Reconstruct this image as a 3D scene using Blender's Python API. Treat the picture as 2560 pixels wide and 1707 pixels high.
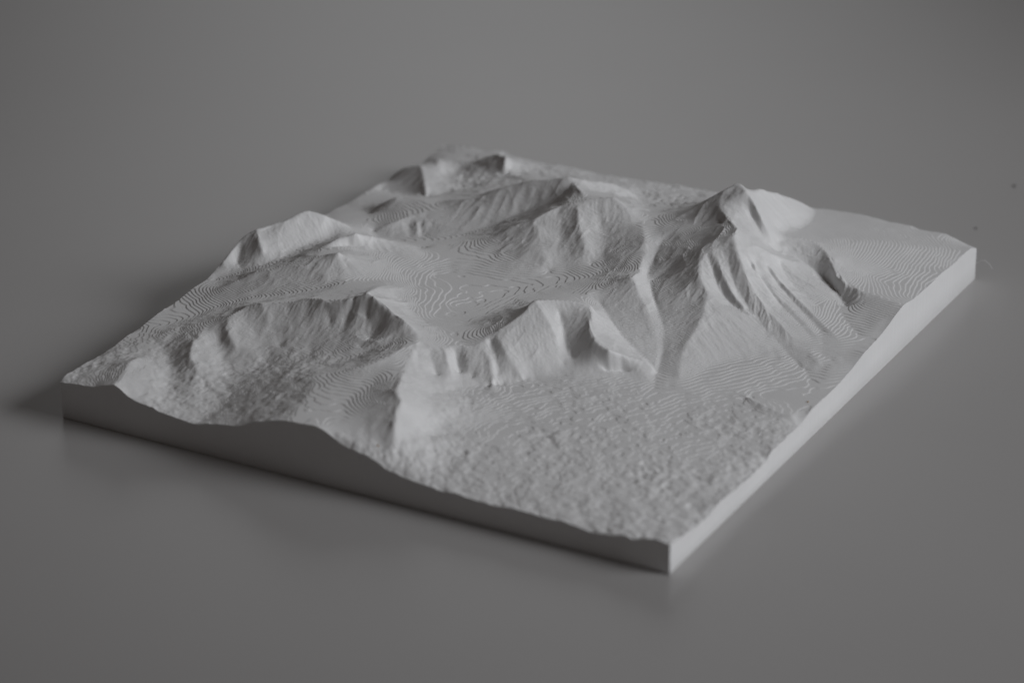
import bpy, math, random
import numpy as np

# ------------------------------------------------------------------ camera, light, exposure
S = 0.2                      # the printed plate is 0.2 m wide; plan coordinates below are in plate widths
DEPTH = 1.1059               # plate depth in plate widths
scene = bpy.context.scene
for o in list(bpy.data.objects):
    bpy.data.objects.remove(o)

CAM_POS = (2.44594, -2.92871, 1.83534)
PITCH, YAW, ROLL = 0.429717, 2.091596, -0.0147439
cam_data = bpy.data.cameras.new("camera")
cam = bpy.data.objects.new("camera", cam_data)
scene.collection.objects.link(cam)
scene.camera = cam
from mathutils import Vector, Matrix
fw = Vector((math.cos(YAW) * math.cos(PITCH), math.sin(YAW) * math.cos(PITCH), -math.sin(PITCH)))
rt = Vector((math.sin(YAW), -math.cos(YAW), 0.0))
up = rt.cross(fw)
r2 = rt * math.cos(ROLL) + up * math.sin(ROLL)
u2 = -rt * math.sin(ROLL) + up * math.cos(ROLL)
M = Matrix((r2, u2, -fw)).transposed().to_4x4()
M.translation = Vector(CAM_POS) * S
cam.matrix_world = M
cam_data.sensor_width = 36.0
cam_data.lens = 7078.48 / 2560.0 * 36.0
cam_data.clip_start = 0.05
cam_data.clip_end = 50.0
cam_data.dof.use_dof = True
cam_data.dof.focus_distance = (Vector((0.62, 0.56, 0.08)) - Vector(CAM_POS)).dot(fw) * S
cam_data.dof.aperture_fstop = 9.0

world = bpy.data.worlds.new("World")
scene.world = world
world.use_nodes = True
bg = world.node_tree.nodes["Background"]
bg.inputs["Color"].default_value = (1.0, 0.85, 0.77, 1)
bg.inputs["Strength"].default_value = 0.036

def area(name, loc, target, size, size_y, power, color, spread):
    l = bpy.data.lights.new(name, 'AREA')
    l.shape = 'RECTANGLE'; l.size = size; l.size_y = size_y
    l.energy = power; l.color = color; l.spread = math.radians(spread)
    o = bpy.data.objects.new(name, l)
    scene.collection.objects.link(o)
    o.location = loc
    o.rotation_euler = (Vector(target) - Vector(loc)).to_track_quat('-Z', 'Y').to_euler()
    return o

centre = Vector((0.5 * S, 0.55 * S, 0))
def around(az, el, d):
    a, e = math.radians(az), math.radians(el)
    return centre + Vector((math.cos(a) * math.cos(e), math.sin(a) * math.cos(e), math.sin(e))) * d
area("window_light", around(12, 29, 1.0), centre, 0.7, 0.45, 0.68, (0.955, 0.97, 1.0), 44)
area("back_fill_light", around(120, 17, 1.0), centre, 1.0, 0.5, 0.053, (0.97, 0.985, 1.0), 30)  # added fill lamp, grazing from behind to brighten the tabletop beyond the model

scene.view_settings.view_transform = 'Standard'
scene.view_settings.look = 'None'
scene.view_settings.exposure = 0.0
scene.view_settings.gamma = 1.0

# ------------------------------------------------------------------ materials
def new_mat(name):
    m = bpy.data.materials.new(name); m.use_nodes = True
    nt = m.node_tree
    return m, nt, nt.nodes["Principled BSDF"]

def table_material():
    m, nt, b = new_mat("matt_grey_card")
    tc = nt.nodes.new("ShaderNodeTexCoord")
    n = nt.nodes.new("ShaderNodeTexNoise"); n.inputs["Scale"].default_value = 6.0; n.inputs["Detail"].default_value = 4
    nt.links.new(tc.outputs["Object"], n.inputs["Vector"])
    cr = nt.nodes.new("ShaderNodeValToRGB")
    cr.color_ramp.elements[0].position = 0.3; cr.color_ramp.elements[0].color = (0.415, 0.406, 0.40, 1)
    cr.color_ramp.elements[1].position = 0.7; cr.color_ramp.elements[1].color = (0.44, 0.431, 0.425, 1)
    nt.links.new(n.outputs["Fac"], cr.inputs["Fac"])
    nt.links.new(cr.outputs["Color"], b.inputs["Base Color"])
    n2 = nt.nodes.new("ShaderNodeTexNoise"); n2.inputs["Scale"].default_value = 900.0
    nt.links.new(tc.outputs["Object"], n2.inputs["Vector"])
    bp = nt.nodes.new("ShaderNodeBump"); bp.inputs["Strength"].default_value = 0.0365; bp.inputs["Distance"].default_value = 0.0002
    nt.links.new(n2.outputs["Fac"], bp.inputs["Height"]); nt.links.new(bp.outputs["Normal"], b.inputs["Normal"])
    b.inputs["Roughness"].default_value = 0.32
    b.inputs["Specular IOR Level"].default_value = 0.5
    return m

def plastic_material(name, wall):
    m, nt, b = new_mat(name)
    tc = nt.nodes.new("ShaderNodeTexCoord")
    n = nt.nodes.new("ShaderNodeTexNoise"); n.inputs["Scale"].default_value = 60.0; n.inputs["Detail"].default_value = 5
    nt.links.new(tc.outputs["Object"], n.inputs["Vector"])
    cr = nt.nodes.new("ShaderNodeValToRGB")
    cr.color_ramp.elements[0].position = 0.3; cr.color_ramp.elements[0].color = (0.765, 0.765, 0.765, 1)
    cr.color_ramp.elements[1].position = 0.7; cr.color_ramp.elements[1].color = (0.80, 0.80, 0.80, 1)
    nt.links.new(n.outputs["Fac"], cr.inputs["Fac"])
    nt.links.new(cr.outputs["Color"], b.inputs["Base Color"])
    b.inputs["Roughness"].default_value = 0.5
    b.inputs["Specular IOR Level"].default_value = 0.4
    b.inputs["Subsurface Weight"].default_value = 0.0
    mp = nt.nodes.new("ShaderNodeMapping")
    nt.links.new(tc.outputs["Object"], mp.inputs["Vector"])
    f = nt.nodes.new("ShaderNodeTexNoise"); f.inputs["Detail"].default_value = 2
    nt.links.new(mp.outputs["Vector"], f.inputs["Vector"])
    if wall:
        mp.inputs["Scale"].default_value = (1, 1, 0.03); f.inputs["Scale"].default_value = 700.0
        st, di = 0.22, 0.0003
    else:
        f.inputs["Scale"].default_value = 1500.0; st, di = 0.25, 0.0002
    bp = nt.nodes.new("ShaderNodeBump"); bp.inputs["Strength"].default_value = st; bp.inputs["Distance"].default_value = di
    nt.links.new(f.outputs["Fac"], bp.inputs["Height"])
    last = bp
    if wall:   # the print's layers, 0.2 mm each
        w = nt.nodes.new("ShaderNodeTexWave"); w.bands_direction = 'Z'; w.inputs["Scale"].default_value = 1.0 / (0.0002 * 3.18)*0.159*2
        nt.links.new(tc.outputs["Object"], w.inputs["Vector"])
        b2 = nt.nodes.new("ShaderNodeBump"); b2.inputs["Strength"].default_value = 0.0365; b2.inputs["Distance"].default_value = 0.0001
        nt.links.new(w.outputs["Fac"], b2.inputs["Height"]); nt.links.new(bp.outputs["Normal"], b2.inputs["Normal"])
        last = b2
    nt.links.new(last.outputs["Normal"], b.inputs["Normal"])
    return m

MAT_TABLE = table_material()
MAT_TOP = plastic_material("grey_printed_plastic", False)
MAT_WALL = plastic_material("grey_printed_plastic_wall", True)

# ------------------------------------------------------------------ terrain: surveyed ridge, valley and rim lines (x, y, height in plate widths)
LINES = {
    'rim': [(0.3326, 0.3223, 0.145), (0.3733, 0.3127, 0.135), (0.3934, 0.3057, 0.127), (0.414, 0.3012, 0.124), (0.4345, 0.2942, 0.113), (0.4518, 0.279, 0.108), (0.4757, 0.289, 0.1), (0.4999, 0.3148, 0.096), (0.5127, 0.3161, 0.095), (0.5199, 0.3284, 0.098), (0.5334, 0.3572, 0.108), (0.5546, 0.4055, 0.125), (0.5547, 0.4347, 0.135), (0.5825, 0.4596, 0.131), (0.6079, 0.4765, 0.127), (0.6239, 0.4834, 0.123), (0.6398, 0.4574, 0.117), (0.6484, 0.4337, 0.112), (0.6671, 0.4135, 0.104), (0.6964, 0.4044, 0.094), (0.7167, 0.4214, 0.083), (0.7366, 0.4405, 0.073), (0.7558, 0.4379, 0.064)],
    'band': [(0.4177, 0.3195, 0.111), (0.4462, 0.3303, 0.101), (0.476, 0.339, 0.096)],
    'floor': [(0.4011, 0.4062, 0.0875), (0.4556, 0.397, 0.088), (0.4725, 0.44, 0.089), (0.4827, 0.5203, 0.0895), (0.5166, 0.5862, 0.091), (0.5248, 0.6231, 0.092), (0.5518, 0.6383, 0.095), (0.5681, 0.6541, 0.099)],
    'floor2': [(0.4037, 0.4553, 0.0853), (0.4256, 0.4722, 0.0852), (0.4424, 0.5167, 0.086), (0.4732, 0.5752, 0.0885)],
    'vh': [(0.5883, 0.5566, 0.099), (0.6059, 0.5493, 0.0935), (0.6397, 0.5215, 0.085), (0.6808, 0.4868, 0.076), (0.7168, 0.4663, 0.0685), (0.7445, 0.4512, 0.0625), (0.7623, 0.4289, 0.0575)],
    'h5': [(0.5788, 0.555, 0.101), (0.5848, 0.5892, 0.103), (0.6062, 0.6065, 0.11), (0.6267, 0.6147, 0.119), (0.622, 0.6482, 0.112), (0.6029, 0.7016, 0.115), (0.5865, 0.7364, 0.126), (0.5579, 0.7825, 0.131)],
    'h5s': [(0.6265, 0.6177, 0.1165), (0.6458, 0.5936, 0.107), (0.6712, 0.5709, 0.0965), (0.6943, 0.5443, 0.0867), (0.7218, 0.5088, 0.0745), (0.7392, 0.4785, 0.0677), (0.7504, 0.4513, 0.0618)],
    'ravine': [(0.6085, 0.7665, 0.126), (0.6099, 0.7429, 0.12), (0.6159, 0.7064, 0.109), (0.6289, 0.6618, 0.1015), (0.6628, 0.6115, 0.0942), (0.6978, 0.5667, 0.0858), (0.7203, 0.5382, 0.0788), (0.739, 0.4985, 0.0693), (0.749, 0.4658, 0.062), (0.7599, 0.4312, 0.056), (0.7765, 0.3933, 0.053)],
    'Q': [(0.73, 0.774, 0.16), (0.7354, 0.7467, 0.159), (0.7132, 0.7405, 0.153), (0.6957, 0.7149, 0.141), (0.6708, 0.6989, 0.124), (0.6546, 0.6847, 0.11), (0.648, 0.6705, 0.104), (0.6432, 0.6582, 0.099)],
    'sad': [(0.4929, 0.811, 0.156), (0.5028, 0.81, 0.152), (0.5289, 0.7973, 0.138), (0.5488, 0.792, 0.132), (0.5599, 0.7995, 0.13), (0.5715, 0.8047, 0.131), (0.6022, 0.8128, 0.138), (0.6172, 0.8308, 0.148), (0.6314, 0.8505, 0.158), (0.6615, 0.8617, 0.178), (0.6777, 0.8816, 0.189), (0.6967, 0.8727, 0.184)],
    'mptop': [(0.6637, 0.8529, 0.172), (0.6816, 0.8548, 0.176), (0.6978, 0.8644, 0.181), (0.6993, 0.8702, 0.184)],
    'spurL': [(0.6637, 0.8529, 0.172), (0.67, 0.8299, 0.165), (0.6955, 0.8061, 0.158), (0.73, 0.774, 0.16)],
    'terr': [(0.6189, 0.7807, 0.133), (0.6493, 0.8044, 0.139), (0.6858, 0.808, 0.146)],
    'terr2': [(0.5883, 0.7718, 0.127), (0.6154, 0.7599, 0.125), (0.6527, 0.7549, 0.132), (0.6797, 0.7564, 0.138)],
    'D': [(0.73, 0.774, 0.16), (0.7537, 0.7679, 0.144), (0.7809, 0.7853, 0.122), (0.8088, 0.8226, 0.102), (0.8441, 0.818, 0.085), (0.8763, 0.7993, 0.075), (0.8976, 0.7739, 0.069)],
    'R': [(0.6967, 0.8727, 0.184), (0.7216, 0.856, 0.166), (0.7402, 0.8468, 0.147), (0.7563, 0.8384, 0.128), (0.7652, 0.8469, 0.115)],
    'gMP': [(0.7015, 0.8571, 0.17), (0.7174, 0.851, 0.15), (0.7363, 0.8378, 0.138), (0.7562, 0.8256, 0.1225), (0.7735, 0.829, 0.109), (0.7952, 0.8424, 0.098), (0.8146, 0.8457, 0.089), (0.8407, 0.8382, 0.08), (0.8704, 0.8206, 0.073), (0.8963, 0.7956, 0.067), (0.9151, 0.7727, 0.063)],
    'E': [(0.7628, 0.8521, 0.114), (0.7721, 0.8772, 0.112), (0.7852, 0.8943, 0.111), (0.8088, 0.8943, 0.108), (0.8384, 0.8709, 0.104), (0.8584, 0.8458, 0.099), (0.8756, 0.8179, 0.092), (0.9012, 0.8074, 0.085), (0.932, 0.8061, 0.081), (0.9672, 0.8029, 0.078), (0.9985, 0.7957, 0.0772)],
    'sh': [(0.6967, 0.8727, 0.184), (0.6994, 0.8881, 0.175), (0.6971, 0.9282, 0.166), (0.7039, 0.9711, 0.146), (0.7099, 1.0186, 0.122), (0.7157, 1.058, 0.1), (0.7214, 1.0853, 0.08)],
    'shf': [(0.7491, 0.8821, 0.114), (0.7536, 0.9419, 0.102), (0.7501, 1.0057, 0.09), (0.73, 1.0691, 0.081)],
    'shm': [(0.7041, 0.8932, 0.17), (0.7245, 0.9112, 0.14), (0.7355, 0.9343, 0.12)],
    'plain1': [(0.8112, 0.922, 0.101), (0.836, 0.9607, 0.095), (0.8804, 0.9868, 0.087), (0.9344, 1.0234, 0.077), (0.9786, 1.0508, 0.0685)],
    'plain2': [(0.8775, 0.8572, 0.089), (0.9024, 0.9024, 0.085), (0.9429, 0.9358, 0.077), (0.9841, 0.9682, 0.0695)],
    'plain3': [(0.7593, 1.041, 0.086), (0.8081, 1.0429, 0.084), (0.8535, 1.0517, 0.081), (0.8898, 1.0653, 0.076), (0.9266, 1.0777, 0.0715)],
    'dep': [(0.9071, 0.8758, 0.079), (0.9307, 0.868, 0.0765), (0.9545, 0.8592, 0.0745)],
    'A': [(0.6967, 0.71, 0.141), (0.7092, 0.6791, 0.131), (0.7216, 0.6541, 0.123), (0.7463, 0.6344, 0.109), (0.776, 0.629, 0.094), (0.8003, 0.6344, 0.087), (0.8249, 0.6391, 0.079), (0.8487, 0.631, 0.072), (0.8881, 0.6104, 0.061), (0.9247, 0.5804, 0.053), (0.9611, 0.5383, 0.046)],
    'B': [(0.7115, 0.7133, 0.144), (0.7485, 0.6796, 0.122), (0.7855, 0.6509, 0.1), (0.8131, 0.6411, 0.087), (0.8243, 0.6405, 0.079)],
    'gAB': [(0.7155, 0.6997, 0.1345), (0.7381, 0.6763, 0.1145), (0.7628, 0.6565, 0.0985), (0.7914, 0.6461, 0.0865), (0.8145, 0.6428, 0.08)],
    'G1': [(0.7285, 0.7303, 0.149), (0.738, 0.7137, 0.137), (0.7583, 0.6891, 0.117), (0.7811, 0.6674, 0.1), (0.8043, 0.6542, 0.088), (0.8334, 0.6353, 0.075), (0.8792, 0.6084, 0.0612), (0.9375, 0.5665, 0.0485), (0.9867, 0.5066, 0.0457)],
    'C': [(0.7386, 0.7401, 0.154), (0.7652, 0.7093, 0.134), (0.7843, 0.6896, 0.118), (0.8026, 0.6757, 0.1025), (0.8315, 0.6605, 0.0865), (0.8659, 0.6439, 0.0738), (0.9092, 0.6215, 0.061), (0.9541, 0.5868, 0.0535)],
    'gCD': [(0.762, 0.7388, 0.139), (0.7984, 0.7162, 0.108), (0.8418, 0.6917, 0.083), (0.9047, 0.6533, 0.065), (0.9645, 0.6069, 0.054)],
    'D2': [(0.7781, 0.7588, 0.128), (0.8161, 0.7438, 0.101), (0.8583, 0.726, 0.083), (0.905, 0.6964, 0.071), (0.9533, 0.6618, 0.062)],
    'gdk': [(0.7952, 0.7895, 0.103), (0.8288, 0.7659, 0.087), (0.8507, 0.7581, 0.079), (0.882, 0.7409, 0.072)],
    'Dend': [(0.8976, 0.7739, 0.069), (0.9331, 0.7263, 0.065), (0.9732, 0.6911, 0.061), (0.9996, 0.69, 0.0605)],
    's1': [(0.746, 0.6322, 0.1085), (0.7605, 0.5919, 0.0955), (0.7653, 0.5551, 0.0848), (0.7688, 0.5118, 0.0755), (0.7768, 0.4787, 0.066), (0.7917, 0.4421, 0.0585)],
    'ap1': [(0.8032, 0.4257, 0.055), (0.8172, 0.5036, 0.058), (0.8469, 0.551, 0.058), (0.8819, 0.5743, 0.056)],
    'ap2': [(0.8246, 0.3187, 0.048), (0.852, 0.3923, 0.048), (0.8964, 0.4331, 0.047), (0.9354, 0.4864, 0.046)],
    'ap3': [(0.5212, 0.1913, 0.075), (0.5369, 0.2458, 0.065), (0.5785, 0.2897, 0.059), (0.6189, 0.337, 0.061), (0.6649, 0.375, 0.065), (0.7158, 0.4169, 0.062), (0.7603, 0.4136, 0.057)],
    'ap4': [(0.5663, 0.1012, 0.058), (0.6082, 0.1802, 0.052), (0.6763, 0.2332, 0.051), (0.7398, 0.2961, 0.051), (0.7793, 0.3445, 0.052)],
    'ap5': [(0.6167, 0.0546, 0.047), (0.7236, 0.0906, 0.044), (0.8154, 0.1531, 0.044), (0.8848, 0.2616, 0.043)],
    'notch': [(0.5304, 0.3455, 0.0985), (0.5506, 0.3252, 0.0865), (0.5656, 0.3057, 0.072), (0.5801, 0.2846, 0.0615)],
    'nsp': [(0.5199, 0.3284, 0.098), (0.5377, 0.3208, 0.092), (0.5536, 0.3094, 0.084), (0.5657, 0.2915, 0.0715), (0.5786, 0.2662, 0.0625)],
    'nsr': [(0.5334, 0.3572, 0.108), (0.5619, 0.3341, 0.095), (0.583, 0.3238, 0.078), (0.6037, 0.3165, 0.063)],
    'F1g': [(0.4938, 0.3053, 0.094), (0.5012, 0.2968, 0.081), (0.5174, 0.2767, 0.067)],
    'F1s': [(0.4825, 0.2935, 0.099), (0.5033, 0.2695, 0.0895), (0.5232, 0.2489, 0.0735)],
    'F1s2': [(0.5037, 0.3152, 0.096), (0.523, 0.2956, 0.083), (0.5384, 0.2801, 0.067)],
    'F1g2': [(0.4606, 0.2527, 0.1), (0.4804, 0.231, 0.094), (0.4986, 0.2161, 0.085)],
    'P2s': [(0.5609, 0.4322, 0.134), (0.5808, 0.4194, 0.123), (0.5974, 0.411, 0.111), (0.6085, 0.4054, 0.1), (0.6187, 0.394, 0.086), (0.6338, 0.3808, 0.072), (0.6516, 0.3626, 0.064)],
    'bowl': [(0.5934, 0.4456, 0.112), (0.6093, 0.4262, 0.097), (0.6211, 0.413, 0.084), (0.6383, 0.3972, 0.074)],
    'bowle': [(0.6383, 0.3972, 0.074), (0.6607, 0.3954, 0.077)],
    'R2': [(0.4518, 0.279, 0.108), (0.4429, 0.2575, 0.109), (0.4391, 0.2194, 0.109), (0.43, 0.1899, 0.107), (0.415, 0.1701, 0.103), (0.3923, 0.1518, 0.098), (0.3672, 0.1374, 0.094), (0.3442, 0.1195, 0.09)],
    'vb': [(0.4154, 0.2799, 0.105), (0.3988, 0.2503, 0.096), (0.3764, 0.2303, 0.089), (0.3575, 0.2052, 0.0855), (0.3272, 0.1766, 0.083), (0.3039, 0.1482, 0.08), (0.2797, 0.1103, 0.068), (0.2593, 0.0569, 0.054), (0.2417, 0.0113, 0.046)],
    'hump': [(0.4054, 0.0022, 0.089), (0.388, 0.0634, 0.09), (0.3828, 0.1132, 0.093), (0.3742, 0.1372, 0.095)],
    'hsl': [(0.482, 0.0057, 0.0835), (0.5076, 0.0062, 0.075), (0.5351, 0.0087, 0.068), (0.5641, 0.0088, 0.06)],
    'N': [(0.4573, 0.2507, 0.1065), (0.4662, 0.2191, 0.1035), (0.4792, 0.1857, 0.103), (0.4961, 0.1518, 0.107), (0.5084, 0.1179, 0.109), (0.5272, 0.102, 0.105), (0.5359, 0.0747, 0.1), (0.5468, 0.0514, 0.094), (0.5546, 0.0358, 0.081), (0.5637, 0.0256, 0.066)],
    'Nl': [(0.4456, 0.1699, 0.099), (0.4479, 0.1227, 0.094), (0.4484, 0.0795, 0.0905), (0.4549, 0.0379, 0.088)],
    'LF': [(0.3326, 0.3223, 0.145), (0.3103, 0.3112, 0.135), (0.2799, 0.3015, 0.126), (0.2603, 0.3054, 0.127), (0.2357, 0.3053, 0.122), (0.2193, 0.3002, 0.116), (0.1997, 0.2925, 0.113), (0.1805, 0.2841, 0.111), (0.1694, 0.2791, 0.112), (0.1511, 0.2755, 0.107), (0.1422, 0.2667, 0.102), (0.1355, 0.2398, 0.096), (0.1139, 0.2344, 0.089), (0.0949, 0.2253, 0.084), (0.0701, 0.2065, 0.077), (0.0471, 0.1854, 0.072), (0.028, 0.1602, 0.0675)],
    'S1': [(0.1703, 0.2779, 0.112), (0.1907, 0.2638, 0.1), (0.2161, 0.2462, 0.086), (0.2406, 0.2215, 0.075)],
    'S2': [(0.1369, 0.2389, 0.096), (0.146, 0.219, 0.092), (0.1676, 0.2005, 0.081), (0.1935, 0.1848, 0.07), (0.2389, 0.1594, 0.061)],
    'S3': [(0.1127, 0.2189, 0.085), (0.1233, 0.1642, 0.081), (0.137, 0.1354, 0.078), (0.1602, 0.1172, 0.071), (0.1854, 0.1078, 0.061), (0.2209, 0.087, 0.055)],
    'S4': [(0.0696, 0.0993, 0.073), (0.0743, 0.0707, 0.078), (0.0837, 0.048, 0.0765), (0.0951, 0.023, 0.0765), (0.1003, 0.0006, 0.0768)],
    'v43': [(0.064, 0.1616, 0.068), (0.0973, 0.1406, 0.064), (0.129, 0.1061, 0.059), (0.1476, 0.0647, 0.0545), (0.1852, 0.0218, 0.049)],
    'v32': [(0.1396, 0.2054, 0.073), (0.185, 0.1599, 0.062), (0.2319, 0.1069, 0.0555), (0.2511, 0.043, 0.0485)],
    'v21': [(0.1669, 0.2523, 0.093), (0.2064, 0.2171, 0.076), (0.2455, 0.1792, 0.064)],
    'v10': [(0.2024, 0.27, 0.1), (0.2306, 0.2426, 0.084), (0.2618, 0.2056, 0.073)],
    'Sa': [(0.221, 0.2977, 0.116), (0.2284, 0.2709, 0.0985), (0.2464, 0.2371, 0.083), (0.2787, 0.2017, 0.075)],
    'v00': [(0.2472, 0.29, 0.108), (0.2725, 0.261, 0.092), (0.2956, 0.2192, 0.078)],
    'Sb': [(0.2644, 0.3034, 0.126), (0.2887, 0.2863, 0.105), (0.3042, 0.2503, 0.09)],
    'gP1': [(0.3136, 0.3157, 0.13), (0.3129, 0.294, 0.107), (0.3229, 0.2552, 0.092), (0.3318, 0.2212, 0.085)],
    'P1s': [(0.3335, 0.3186, 0.144), (0.3424, 0.3059, 0.115), (0.3544, 0.2794, 0.102), (0.365, 0.2486, 0.092)],
    'gP2': [(0.3651, 0.2994, 0.106), (0.3692, 0.2698, 0.096)],
    'P1b': [(0.4139, 0.298, 0.124), (0.397, 0.2819, 0.11), (0.3856, 0.2606, 0.1), (0.3736, 0.2405, 0.092)],
    'K': [(0.1976, 0.4537, 0.135), (0.1677, 0.4467, 0.125), (0.137, 0.4249, 0.117), (0.1114, 0.4068, 0.11), (0.0849, 0.3899, 0.103), (0.0618, 0.3622, 0.092), (0.0439, 0.3384, 0.084), (0.0301, 0.3143, 0.077), (0.0205, 0.285, 0.073)],
    'vK': [(0.2349, 0.4097, 0.11), (0.2078, 0.3832, 0.102), (0.1699, 0.3511, 0.096), (0.1273, 0.3372, 0.09), (0.0913, 0.313, 0.082), (0.0666, 0.2836, 0.075), (0.0486, 0.2453, 0.071), (0.0251, 0.2153, 0.068)],
    'K1': [(0.3231, 0.3404, 0.138), (0.2996, 0.4107, 0.114), (0.2991, 0.4434, 0.104), (0.3172, 0.4511, 0.098), (0.3395, 0.4437, 0.092)],
    'vK1': [(0.2365, 0.4185, 0.109), (0.2613, 0.4367, 0.105), (0.2813, 0.4743, 0.1), (0.3022, 0.4873, 0.0945), (0.325, 0.4829, 0.09)],
    'P3r': [(0.1976, 0.4537, 0.135), (0.2079, 0.4759, 0.122), (0.2322, 0.5113, 0.106), (0.2594, 0.5216, 0.098), (0.2948, 0.5112, 0.092)],
    'P4': [(0.1315, 0.4274, 0.115), (0.1308, 0.4568, 0.114), (0.1433, 0.4838, 0.12), (0.1598, 0.5077, 0.13), (0.18, 0.5325, 0.135), (0.1997, 0.5596, 0.122), (0.2159, 0.575, 0.114), (0.2353, 0.5855, 0.107), (0.262, 0.5777, 0.1), (0.292, 0.5583, 0.094), (0.3175, 0.5399, 0.089)],
    'v34': [(0.1601, 0.4925, 0.12), (0.1727, 0.5193, 0.118), (0.2055, 0.5376, 0.108), (0.25, 0.5489, 0.0995)],
    'M1': [(0.0017, 0.4142, 0.095), (0.0039, 0.4306, 0.103), (0.003, 0.455, 0.113), (0.0058, 0.4671, 0.118), (0.0202, 0.484, 0.129), (0.0361, 0.5095, 0.131), (0.057, 0.5314, 0.136), (0.0628, 0.5473, 0.141), (0.0712, 0.5626, 0.144), (0.0873, 0.5713, 0.137), (0.1018, 0.5836, 0.127), (0.1221, 0.5984, 0.113)],
    'M1s': [(0.0202, 0.484, 0.129), (0.0418, 0.463, 0.123), (0.0556, 0.4529, 0.113)],
    'vM': [(0.0148, 0.3792, 0.076), (0.0483, 0.42, 0.087), (0.0756, 0.4474, 0.093), (0.0863, 0.477, 0.097), (0.1018, 0.5345, 0.1), (0.115, 0.5708, 0.103)],
    'X': [(0.0722, 0.7341, 0.07), (0.0797, 0.7441, 0.08), (0.0956, 0.7584, 0.095), (0.1093, 0.7655, 0.1), (0.1495, 0.7784, 0.1), (0.1845, 0.7766, 0.1), (0.2143, 0.7836, 0.108), (0.2551, 0.7935, 0.117), (0.2779, 0.8081, 0.128), (0.2963, 0.821, 0.136), (0.3329, 0.8338, 0.148), (0.3627, 0.8419, 0.152), (0.3901, 0.8489, 0.158)],
    'sc': [(0.1254, 0.6635, 0.078), (0.144, 0.6748, 0.088), (0.1603, 0.6998, 0.094), (0.1806, 0.7346, 0.098), (0.2062, 0.7582, 0.1), (0.2341, 0.7823, 0.11)],
    'V3': [(0.1355, 0.6471, 0.074), (0.1885, 0.6477, 0.077), (0.2347, 0.6714, 0.08), (0.2704, 0.7001, 0.084), (0.3057, 0.7426, 0.092), (0.33, 0.7791, 0.103), (0.3565, 0.7986, 0.115), (0.3949, 0.8099, 0.13)],
    'Z': [(0.2344, 0.6199, 0.083), (0.2571, 0.6407, 0.088), (0.2882, 0.6575, 0.092), (0.3229, 0.6744, 0.098), (0.3465, 0.6876, 0.106), (0.3625, 0.7036, 0.117), (0.3923, 0.7214, 0.13), (0.4038, 0.7375, 0.136), (0.4192, 0.7587, 0.143), (0.4421, 0.777, 0.149), (0.4613, 0.7913, 0.153), (0.4929, 0.811, 0.156)],
    'XY': [(0.3901, 0.8489, 0.158), (0.4041, 0.8614, 0.152), (0.4228, 0.8956, 0.14), (0.4323, 0.9212, 0.13), (0.4449, 0.9456, 0.116), (0.4592, 0.957, 0.099)],
    'XYb': [(0.4098, 0.8316, 0.155), (0.4431, 0.8023, 0.152)],
    'XYv': [(0.4308, 0.8528, 0.141), (0.4489, 0.8882, 0.127), (0.4668, 0.9177, 0.11)],
    'Za': [(0.3923, 0.7214, 0.13), (0.4132, 0.7032, 0.122), (0.4322, 0.6778, 0.111), (0.4565, 0.6467, 0.1), (0.4752, 0.6255, 0.09)],
    'Zg': [(0.4249, 0.7482, 0.132), (0.4519, 0.7117, 0.116), (0.4771, 0.6744, 0.1005), (0.5013, 0.6352, 0.0915)],
    'Zb': [(0.4445, 0.7725, 0.149), (0.4709, 0.7342, 0.132), (0.5026, 0.6936, 0.112), (0.5277, 0.6704, 0.097)],
    'Zg2': [(0.4888, 0.768, 0.13), (0.5167, 0.7221, 0.111), (0.5374, 0.6828, 0.099)],
    'Zl': [(0.347, 0.6841, 0.106), (0.3706, 0.636, 0.094)],
    'foot': [(0.3208, 0.5344, 0.087), (0.3656, 0.5678, 0.088), (0.4227, 0.5751, 0.0885), (0.4746, 0.5905, 0.089), (0.5005, 0.6156, 0.09)],
    'W': [(-0.0003, 0.9147, 0.0575), (0.0038, 0.9349, 0.066), (0.0215, 0.9436, 0.078), (0.0476, 0.9461, 0.084), (0.0723, 0.913, 0.08), (0.0929, 0.8837, 0.072), (0.1071, 0.865, 0.063)],
    'VX': [(0.0122, 0.8749, 0.0545), (0.056, 0.8755, 0.055), (0.1115, 0.8758, 0.06), (0.1268, 0.9167, 0.063), (0.1709, 0.9358, 0.068)],
    'bk1': [(0.0874, 0.943, 0.065), (0.1381, 0.965, 0.068), (0.1784, 0.9914, 0.072), (0.2235, 1.0232, 0.075), (0.2605, 1.0555, 0.072)],
    'N1': [(0.0447, 1.0042, 0.077), (0.0666, 0.9785, 0.08), (0.0776, 0.9544, 0.074)],
    'N1f': [(0.0873, 0.97, 0.063), (0.0927, 1.0015, 0.062)],
    'N2': [(0.1072, 1.0002, 0.068), (0.1208, 1.0227, 0.079), (0.1479, 1.0302, 0.096), (0.1773, 1.0163, 0.1), (0.1841, 0.9986, 0.094), (0.1765, 0.9949, 0.08)],
    'N2b': [(0.178, 1.0205, 0.095), (0.1874, 1.0456, 0.083), (0.2203, 1.0502, 0.074)],
    'bk2': [(0.2849, 1.0827, 0.067), (0.3723, 1.0786, 0.068), (0.4685, 1.0692, 0.072), (0.5251, 1.0452, 0.08)],
    'bk3': [(0.4339, 1.0181, 0.08), (0.4893, 0.968, 0.09), (0.5333, 0.9684, 0.098), (0.5642, 0.9648, 0.105)],
    'bk4': [(0.3949, 1.035, 0.08), (0.4732, 0.9413, 0.1), (0.5442, 0.8591, 0.118)],
    'flk': [(0.3278, 0.4221, 0.098), (0.3522, 0.3997, 0.0965), (0.3832, 0.3778, 0.095), (0.4196, 0.3581, 0.094)],
    'flk2': [(0.354, 0.4316, 0.091), (0.3858, 0.3989, 0.0905), (0.4182, 0.3777, 0.0905)],
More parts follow.
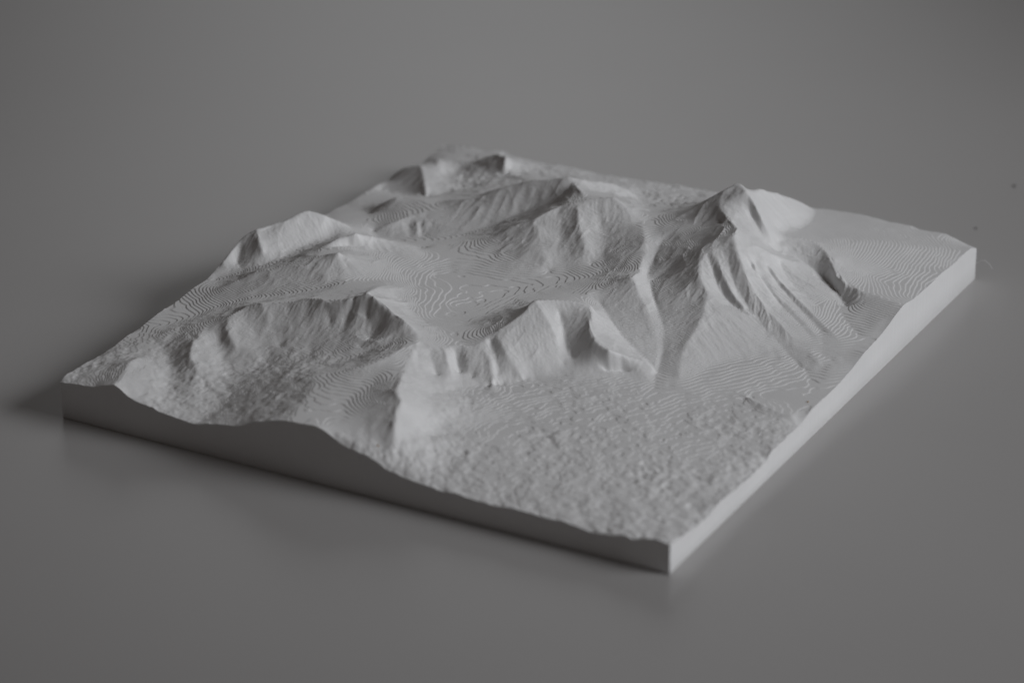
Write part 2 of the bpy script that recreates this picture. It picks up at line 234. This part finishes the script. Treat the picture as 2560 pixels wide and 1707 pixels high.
    'M1l': [(0.0135, 0.4522, 0.103), (0.0175, 0.434, 0.09), (0.0373, 0.416, 0.087)],
    'rl1': [(0.8974, 0.4469, 0.051), (0.923, 0.4305, 0.0503), (0.9529, 0.4204, 0.0493), (0.985, 0.419, 0.0477)],
    'rl2': [(0.9054, 0.4273, 0.0483), (0.9361, 0.4094, 0.047), (0.9698, 0.4043, 0.0455)],
    'xs1': [(0.1676, 0.728, 0.0965), (0.1897, 0.7002, 0.091), (0.2047, 0.6788, 0.082)],
    'xs1v': [(0.173, 0.6986, 0.087), (0.1924, 0.6739, 0.08)],
    'xs2': [(0.1846, 0.738, 0.0975), (0.2, 0.7069, 0.0905), (0.2144, 0.6827, 0.081)],
    'xs2v': [(0.1921, 0.7075, 0.0888), (0.2082, 0.6817, 0.0802)],
    'D2b': [(0.7874, 0.7688, 0.116), (0.8255, 0.746, 0.092), (0.8756, 0.7176, 0.0765), (0.9237, 0.6843, 0.0665)],
    'D2g': [(0.7866, 0.7559, 0.114), (0.8211, 0.7367, 0.09), (0.8707, 0.7065, 0.0745), (0.9195, 0.6718, 0.064)],
    'C2': [(0.7723, 0.7423, 0.123), (0.8094, 0.7219, 0.1), (0.8452, 0.7033, 0.0845), (0.8854, 0.6811, 0.073), (0.9362, 0.6415, 0.06)],
    'C2g': [(0.7733, 0.7303, 0.119), (0.8066, 0.7135, 0.096), (0.8443, 0.6909, 0.0805), (0.8856, 0.6662, 0.069)],
    'W2': [(0.057, 0.957, 0.0805), (0.084, 0.9292, 0.0765), (0.1075, 0.9028, 0.068), (0.1244, 0.8873, 0.0605)],
    'F1g3': [(0.4688, 0.2764, 0.0985), (0.4831, 0.26, 0.089), (0.4995, 0.2434, 0.077)],
    's1g': [(0.7263, 0.627, 0.1045), (0.7368, 0.5883, 0.092), (0.7436, 0.5519, 0.0815), (0.752, 0.5123, 0.073)],
    'edge_front': [(0.0009, 0, 0.0588), (0.024, 0, 0.062), (0.0408, 0, 0.0621), (0.0636, 0, 0.065), (0.0837, 0, 0.0717), (0.1001, 0, 0.077), (0.1109, 0, 0.0724), (0.1224, 0, 0.064), (0.1364, 0, 0.0584), (0.1603, 0, 0.0553), (0.1841, 0, 0.0514), (0.2079, 0, 0.0486), (0.2266, 0, 0.0453), (0.2433, 0, 0.0449), (0.2701, 0, 0.053), (0.2914, 0, 0.0567), (0.3129, 0, 0.0594), (0.3318, 0, 0.0664), (0.3439, 0, 0.0739), (0.3625, 0, 0.0788), (0.3859, 0, 0.0856), (0.4069, 0, 0.0891), (0.4203, 0, 0.0893), (0.45, 0, 0.0916), (0.4653, 0, 0.0868), (0.4788, 0, 0.0791), (0.4936, 0, 0.072), (0.5073, 0, 0.0681), (0.5223, 0, 0.0664), (0.5442, 0, 0.06), (0.5704, 0, 0.0507), (0.5852, 0, 0.0468), (0.6178, 0, 0.0418), (0.6503, 0, 0.0399), (0.6764, 0, 0.0401), (0.7022, 0, 0.0385), (0.7275, 0, 0.0369), (0.7677, 0, 0.0402), (0.7992, 0, 0.0397), (0.8304, 0, 0.0395), (0.8408, 0, 0.0409), (0.8674, 0, 0.0364), (0.8921, 0, 0.0364), (0.9185, 0, 0.0422), (0.9328, 0, 0.0408), (0.9471, 0, 0.0393), (0.963, 0, 0.0444), (0.9792, 0, 0.0491), (0.9912, 0, 0.0476), (0.9992, 0, 0.0456)],
    'edge_right': [(1, 0.0012, 0.0455), (1, 0.0224, 0.0431), (1, 0.0752, 0.0365), (1, 0.1167, 0.0331), (1, 0.1512, 0.0389), (1, 0.2145, 0.0341), (1, 0.3, 0.0332), (1, 0.312, 0.0412), (1, 0.3808, 0.0406), (1, 0.418, 0.0395), (1, 0.451, 0.0469), (1, 0.5193, 0.0459), (1, 0.5585, 0.0468), (1, 0.5979, 0.0505), (1, 0.6481, 0.0585), (1, 0.7104, 0.0622), (1, 0.7417, 0.0679), (1, 0.7679, 0.0732), (1, 0.7943, 0.0774), (1, 0.8311, 0.0717), (1, 0.8687, 0.0699), (1, 0.9101, 0.0691), (1, 0.9527, 0.07), (1, 0.9914, 0.067), (1, 1.0253, 0.0658), (1, 1.0589, 0.0669), (1, 1.0794, 0.0651), (1, 1.1059, 0.0539)],
    'edge_back': [(1, 1.10587, 0.0543), (0.9746, 1.10587, 0.0613), (0.9451, 1.10587, 0.0703), (0.9216, 1.10587, 0.0696), (0.9003, 1.10587, 0.0688), (0.8866, 1.10587, 0.0729), (0.8471, 1.10587, 0.0723), (0.8272, 1.10587, 0.0747), (0.7973, 1.10587, 0.0758), (0.767, 1.10587, 0.0751), (0.7231, 1.10587, 0.073), (0.7148, 1.10587, 0.0685), (0.5159, 1.10587, 0.0667), (0.4699, 1.10587, 0.066), (0.4182, 1.10587, 0.0639), (0.3659, 1.10587, 0.0606), (0.3131, 1.10587, 0.0589), (0.2598, 1.10587, 0.0617), (0.2266, 1.10587, 0.0623), (0.202, 1.10587, 0.0591), (0.1612, 1.10587, 0.0608), (0.1179, 1.10587, 0.0685), (0.0788, 1.10587, 0.0616), (0.0453, 1.10587, 0.0635), (0.012, 1.10587, 0.0618), (0, 1.10587, 0.0573)],
    'edge_left': [(0, 1.0976, 0.0609), (0, 1.0739, 0.0561), (0, 1.0464, 0.0551), (0, 1.023, 0.0493), (0, 0.978, 0.0632), (0, 0.9415, 0.0631), (0, 0.9143, 0.0577), (0, 0.8833, 0.0618), (0, 0.7839, 0.061), (0, 0.7542, 0.064), (0, 0.7246, 0.0649), (0, 0.66, 0.07), (0, 0.6, 0.085), (0, 0.54, 0.1), (0, 0.48, 0.108), (0, 0.44, 0.1), (0, 0.4, 0.085), (0, 0.374, 0.0784), (0, 0.341, 0.0784), (0, 0.2966, 0.0725), (0, 0.2504, 0.0722), (0, 0.2211, 0.0691), (0, 0.1858, 0.0651), (0, 0.1654, 0.0664), (0, 0.1311, 0.0622), (0, 0.1003, 0.0614), (0, 0.0604, 0.0634), (0, 0.0181, 0.0642), (0, 0.0011, 0.0581)],
}

def upsample(a, shape):
    H, W = shape
    y = np.linspace(0, a.shape[0] - 1, H); x = np.linspace(0, a.shape[1] - 1, W)
    y0 = np.clip(y.astype(int), 0, a.shape[0] - 2); x0 = np.clip(x.astype(int), 0, a.shape[1] - 2)
    fy = (y - y0)[:, None]; fx = (x - x0)[None]
    r = a[y0] * (1 - fy) + a[y0 + 1] * fy
    return r[:, x0] * (1 - fx) + r[:, x0 + 1] * fx

def blur(a, sig):
    r = int(sig * 3) + 1
    k = np.exp(-0.5 * (np.arange(-r, r + 1) / sig) ** 2); k /= k.sum()
    p = np.pad(a, r, mode='reflect', reflect_type='odd')
    o = sum(k[i] * p[i:i + a.shape[0], :] for i in range(2 * r + 1))
    return sum(k[i] * o[:, i:i + a.shape[1]] for i in range(2 * r + 1))

def smooth(e0, e1, x):
    t = np.clip((x - e0) / (e1 - e0), 0, 1); return t * t * (3 - 2 * t)

CRESTS = "rim h5 Q sad mptop spurL D R E sh A B C N S2 S3 S4 LF K P4 M1 M1s X sc Z XY XYb Zb Za P2s R2 W N1 N2 K1 s1 rl1 xs1 xs1v xs2 xs2v G1 gAB gCD gMP ravine notch nsp nsr F1g F1s F1s2 F1g2 F1g3 P1b P1s gP1 Sa Sb S1 vh h5s M1s M1l gdk D2 D2b D2g C2 C2g Dend bowl XYv spurL edge_front edge_right edge_back edge_left".split()

def solve():
    samples = []
    for name, line in LINES.items():
        for a, b in zip(line, line[1:]):
            n = max(2, int(math.hypot(a[0] - b[0], a[1] - b[1]) / 0.0008) + 2)
            t = np.linspace(0, 1, n)[:, None]
            samples.append(np.array(a)[None] * (1 - t) + np.array(b)[None] * t)
    P = np.concatenate(samples)
    z = None
    for W in (39, 77, 153, 305, 609):
        H = int(round((W - 1) * DEPTH)) + 1
        ix = np.clip(np.round(P[:, 0] * (W - 1)).astype(int), 0, W - 1)
        iy = np.clip(np.round(P[:, 1] / DEPTH * (H - 1)).astype(int), 0, H - 1)
        sm = np.zeros((H, W)); ct = np.zeros((H, W))
        np.add.at(sm, (iy, ix), P[:, 2]); np.add.at(ct, (iy, ix), 1)
        fixed = ct > 0
        val = np.where(fixed, sm / np.maximum(ct, 1), 0)
        z = np.full((H, W), 0.07) if z is None else upsample(z, (H, W))
        z[fixed] = val[fixed]
        yy, xx = np.mgrid[0:H, 0:W]
        for it in range(260 if W < 600 else 160):
            for c in (0, 1):
                p = np.pad(z, 1, mode='edge')
                avg = (p[:-2, 1:-1] + p[2:, 1:-1] + p[1:-1, :-2] + p[1:-1, 2:]) / 4
                m = ((xx + yy) % 2 == c) & ~fixed
                z[m] += 1.7 * (avg[m] - z[m])
    # crests stay sharp, valleys, floors and fans are rounded
    m = np.zeros(z.shape)
    for name in CRESTS:
        for a, b in zip(LINES[name], LINES[name][1:]):
            for u in np.linspace(0, 1, max(2, int(math.hypot(a[0] - b[0], a[1] - b[1]) / 0.0012) + 2)):
                m[int(round((a[1] * (1 - u) + b[1] * u) / DEPTH * (H - 1))), int(round((a[0] * (1 - u) + b[0] * u) * (W - 1)))] = 1
    m = np.clip(blur(m, 4) * 14, 0, 1); m = m * m * (3 - 2 * m)
    return blur(z, 1.0) * m + blur(z, 4.5) * (1 - m)

def value_noise(X, Y, cell, seed):
    rng = np.random.default_rng(seed)
    nx, ny = int(1 / cell) + 4, int(DEPTH / cell) + 4
    g = rng.random((ny, nx)) * 2 - 1
    x = X / cell + 1; y = Y / cell + 1
    x0 = np.clip(x.astype(int), 0, nx - 2); y0 = np.clip(y.astype(int), 0, ny - 2)
    fx = x - x0; fy = y - y0
    fx = fx * fx * fx * (fx * (fx * 6 - 15) + 10); fy = fy * fy * fy * (fy * (fy * 6 - 15) + 10)
    a = g[y0, x0] * (1 - fx) + g[y0, x0 + 1] * fx
    b = g[y0 + 1, x0] * (1 - fx) + g[y0 + 1, x0 + 1] * fx
    return a * (1 - fy) + b * fy

def gullies(X, Y, z, cell, freq, seed, sig):
    """ribs that run down the slope: waves laid across the fall line, blended from cell to cell"""
    dy, dx = np.gradient(blur(z, sig), DEPTH / (z.shape[0] - 1), 1.0 / (z.shape[1] - 1))
    s = np.hypot(dx, dy) + 1e-6
    tx, ty = -dy / s, dx / s
    rng = np.random.default_rng(seed)
    nx, ny = int(1 / cell) + 6, int(DEPTH / cell) + 6
    jx = rng.random((ny, nx)); jy = rng.random((ny, nx)); ph = rng.random((ny, nx)) * 6.283
    cx = (X / cell).astype(int) + 2; cy = (Y / cell).astype(int) + 2
    num = np.zeros_like(z); den = np.zeros_like(z)
    for j in (-1, 0, 1):
        for i in (-1, 0, 1):
            a = cx + i; b = cy + j
            ox = X / cell - (a - 2 + jx[b, a]); oy = Y / cell - (b - 2 + jy[b, a])
            w = np.exp(-1.8 * (ox * ox + oy * oy))
            num += w * np.cos((ox * tx + oy * ty) * freq * 6.283 + ph[b, a]); den += w
    return num / den, s

NX = 1150
NY = int(round((NX - 1) * DEPTH)) + 1
zc = solve()
base = upsample(zc, (NY, NX))
base = blur(base, 1.2)
X, Y = np.meshgrid(np.linspace(0, 1, NX), np.linspace(0, DEPTH, NY))
edge = np.minimum(np.minimum(X, 1 - X), np.minimum(Y, DEPTH - Y))
z = base.copy()
keep = smooth(0.0, 0.03, edge) * 0.8 + 0.2
# craggy relief on the mountains, sharp-crested
by, bx = np.gradient(blur(base, 4), DEPTH / (NY - 1), 1.0 / (NX - 1))
steep = np.hypot(bx, by)
mount = smooth(0.065, 0.1, base) * keep * smooth(0.15, 0.4, steep)
for c, a, sd in ((0.075, 0.0014, 11), (0.036, 0.0008, 12), (0.017, 0.00035, 13), (0.008, 0.00015, 14)):
    w = 0.4 * c * value_noise(X, Y, c, sd + 40)
    r = 1 - 2 * np.abs(value_noise(X + w, Y - w, c, sd)) ** 0.8
    z = z + a * mount * (r - 0.2)
fan = np.exp(-(((X - 0.89) / 0.08) ** 2 + ((Y - 0.74) / 0.10) ** 2))
for cell, freq, amp, seed, sig in ((0.055, 1.3, 0.0012, 1, 9), (0.030, 1.3, 0.0010, 2, 6), (0.015, 1.3, 0.0005, 3, 5), (0.0075, 1.2, 0.00025, 4, 4)):
    g, s = gullies(X, Y, z, cell, freq, seed, sig)
    g = 1 - 2 * np.sqrt(np.clip((1 - np.clip(g, -1, 1)) / 2, 0, 1)) + 0.25
    patch = smooth(-0.35, 0.6, value_noise(X, Y, 0.11, 60 + seed)) * 1.1 + 0.15
    z = z + amp * keep * smooth(0.16, 0.5, s) * g * (0.62 * patch + 1.6 * fan)
# rough, lumpy ground: forested lower slopes in front and along the left edge
apron = smooth(0.38, 0.22, Y - 0.25 * (X - 0.5)) * smooth(0.085 + 0.02 * smooth(0.5, 0.35, X), 0.066 + 0.012 * smooth(0.5, 0.35, X), base)
lump = sum(a * value_noise(X + 0.3 * c * value_noise(X, Y, c * 2, 70 + i), Y, c, 50 + i) for i, (c, a) in enumerate(((0.035, 0.9), (0.018, 1.1), (0.009, 0.9), (0.0052, 0.45))))
mod = 0.55 + 0.45 * value_noise(X, Y, 0.09, 91)
z += 0.0016 * apron * lump * mod * (0.62 + 0.38 * smooth(0.35, 0.6, X))
rear = smooth(0.84, 0.95, Y) * smooth(0.72, 0.6, X) * smooth(0.03, 0.12, X)
z += 0.0011 * rear * lump
z += 0.00045 * (1 - apron) * value_noise(X, Y, 0.012, 31) * value_noise(X, Y, 0.05, 32)
z += 0.00035 * value_noise(X, Y, 0.02, 33)
fine = np.abs(value_noise(X, Y, 0.0065, 41)) + 0.6 * np.abs(value_noise(X, Y, 0.0036, 42)) - 0.6
z += 0.0004 * fine * (0.5 + 0.5 * value_noise(X, Y, 0.06, 43)) * smooth(0.1, 0.3, s) * (1 - 0.6 * apron)
# the print's layers show as steps wherever the ground is shallow
LAYER = 0.0009
dy, dx = np.gradient(blur(z, 2), DEPTH / (NY - 1), 1.0 / (NX - 1))
slope = np.hypot(dx, dy)
q = z / LAYER
k = np.floor(q); fr = q - k
stair = (k + smooth(0.5 - 0.5 * np.clip(slope * 1.0, 0.12, 1), 0.5 + 0.5 * np.clip(slope * 1.0, 0.12, 1), fr)) * LAYER
f = smooth(0.75, 0.4, slope) * (1 - 0.75 * apron * smooth(0.2, 0.7, mod))
z = z * (1 - f) + stair * f

# ------------------------------------------------------------------ the model: one thing, with relief, walls and underside
def mesh_grid(name, V, rows, cols, mat, parent, flip=False, shade=True):
    me = bpy.data.meshes.new(name)
    idx = np.arange(rows * cols).reshape(rows, cols)
    q = np.stack([idx[:-1, :-1], idx[:-1, 1:], idx[1:, 1:], idx[1:, :-1]], -1).reshape(-1, 4)
    if flip: q = q[:, ::-1]
    me.vertices.add(len(V)); me.vertices.foreach_set("co", np.ascontiguousarray(V, dtype=np.float32).ravel())
    me.loops.add(q.size); me.loops.foreach_set("vertex_index", np.ascontiguousarray(q, dtype=np.int32).ravel())
    me.polygons.add(len(q)); me.polygons.foreach_set("loop_start", np.arange(0, q.size, 4, dtype=np.int32))
    me.polygons.foreach_set("use_smooth", np.full(len(q), shade))
    me.update(calc_edges=True); me.validate()
    me.materials.append(mat)
    o = bpy.data.objects.new(name, me); scene.collection.objects.link(o)
    if parent: o.parent = parent
    return o

model = bpy.data.objects.new("terrain_model", None)
scene.collection.objects.link(model)
model["label"] = "light grey 3D printed relief model of a mountain range on a rectangular base"
model["category"] = "terrain model"

mesh_grid("relief", np.stack([X * S, Y * S, z * S], -1).reshape(-1, 3), NY, NX, MAT_TOP, model)

def wall(xs, ys, hs, nrm, flip):
    """cut side of the plate with a small chamfer at the foot"""
    n = len(xs)
    levels = [(1.0, 0.0), (0.97, 0.0), (0.5, 0.0), (None, 0.0), (0.0, 0.0012)]
    rows = []
    for lv, inset in levels:
        zz = np.full(n, 0.0016) if lv is None else hs * lv
        x = np.clip(xs - nrm[0] * inset, 0.0012 * 0, 1); y = ys - nrm[1] * inset
        rows.append(np.stack([x * S, y * S, zz * S], -1))
    return mesh_grid("side_wall", np.concatenate(rows), len(levels), n, MAT_WALL, model, flip)

wall(X[0], Y[0], z[0], (0, -1), True)
wall(X[-1], Y[-1], z[-1], (0, 1), False)
wall(X[:, 0], Y[:, 0], z[:, 0], (-1, 0), False)
wall(X[:, -1], Y[:, -1], z[:, -1], (1, 0), True)
i = 0.0012
mesh_grid("underside", np.array([(i * S, i * S, 0.0001), ((1 - i) * S, i * S, 0.0001), (i * S, (DEPTH - i) * S, 0.0001), ((1 - i) * S, (DEPTH - i) * S, 0.0001)]), 2, 2, MAT_WALL, model, True)

# ------------------------------------------------------------------ table
t = mesh_grid("tabletop", np.array([(-6, -6, 0), (6, -6, 0), (-6, 9, 0), (6, 9, 0.0)], dtype=float), 2, 2, MAT_TABLE, None)
t["kind"] = "structure"

# ------------------------------------------------------------------ small bits lying about
def flat_mat(name, col):
    m, nt, b = new_mat(name)
    b.inputs["Base Color"].default_value = (*col, 1); b.inputs["Roughness"].default_value = 0.7
    return m

def crumb(name, loc, r, mat, seed, label, category):
    rng = random.Random(seed)
    import bmesh
    bm = bmesh.new(); bmesh.ops.create_icosphere(bm, subdivisions=2, radius=r)
    for v in bm.verts:
        v.co *= rng.uniform(0.7, 1.2); v.co.z *= 0.5
    me = bpy.data.meshes.new(name); bm.to_mesh(me); bm.free()
    me.materials.append(mat)
    o = bpy.data.objects.new(name, me); scene.collection.objects.link(o)
    o.location = (loc[0] * S, loc[1] * S, loc[2] * S)
    o["label"] = label; o["category"] = category
    return o

DUST = flat_mat("grey_dust", (0.12, 0.115, 0.11))
RUST = flat_mat("orange_fleck", (0.42, 0.24, 0.08))
crumb("dust_speck", (0.9234, 1.3106, 0.0015), 0.0004, DUST, 3, "dark dust speck on the table behind the right corner of the model", "dust speck")
crumb("dust_speck", (0.9123, 1.5254, 0.0015), 0.00055, DUST, 5, "dark dust speck on the table far right, beyond the model", "dust speck")
def ground(x, y):
    return z[int(round(y / DEPTH * (NY - 1))), int(round(x * (NX - 1)))]
for (x, y), lab in (((0.5384, 0.0191), "tiny orange fleck on the lip of the relief above the front wall"), ((0.9858, 0.4729), "tiny orange fleck on the relief beside the bright right wall")):
    crumb("paint_fleck", (x, y, ground(x, y) + 0.001), 0.0003, RUST, 9, lab, "fleck")

import bmesh
pts = [(1.0, 1.1035, 0.028), (1.006, 1.106, 0.034), (1.014, 1.108, 0.036), (1.022, 1.1085, 0.031), (1.028, 1.108, 0.024)]
me = bpy.data.meshes.new("plastic_wisp"); bm = bmesh.new()
rings = []
for c in pts:
    rings.append([bm.verts.new((c[0] * S, c[1] * S + 0.00007 * math.cos(k * 1.571), c[2] * S + 0.00007 * math.sin(k * 1.571))) for k in range(4)])
for r0, r1 in zip(rings, rings[1:]):
    for k in range(4):
        bm.faces.new((r0[k], r0[(k + 1) % 4], r1[(k + 1) % 4], r1[k]))
bm.to_mesh(me); bm.free(); me.materials.append(MAT_WALL)
w = bpy.data.objects.new("plastic_wisp", me); scene.collection.objects.link(w)
w["label"] = "hair-thin wisp of plastic sticking out from the right corner of the model"; w["category"] = "plastic wisp"
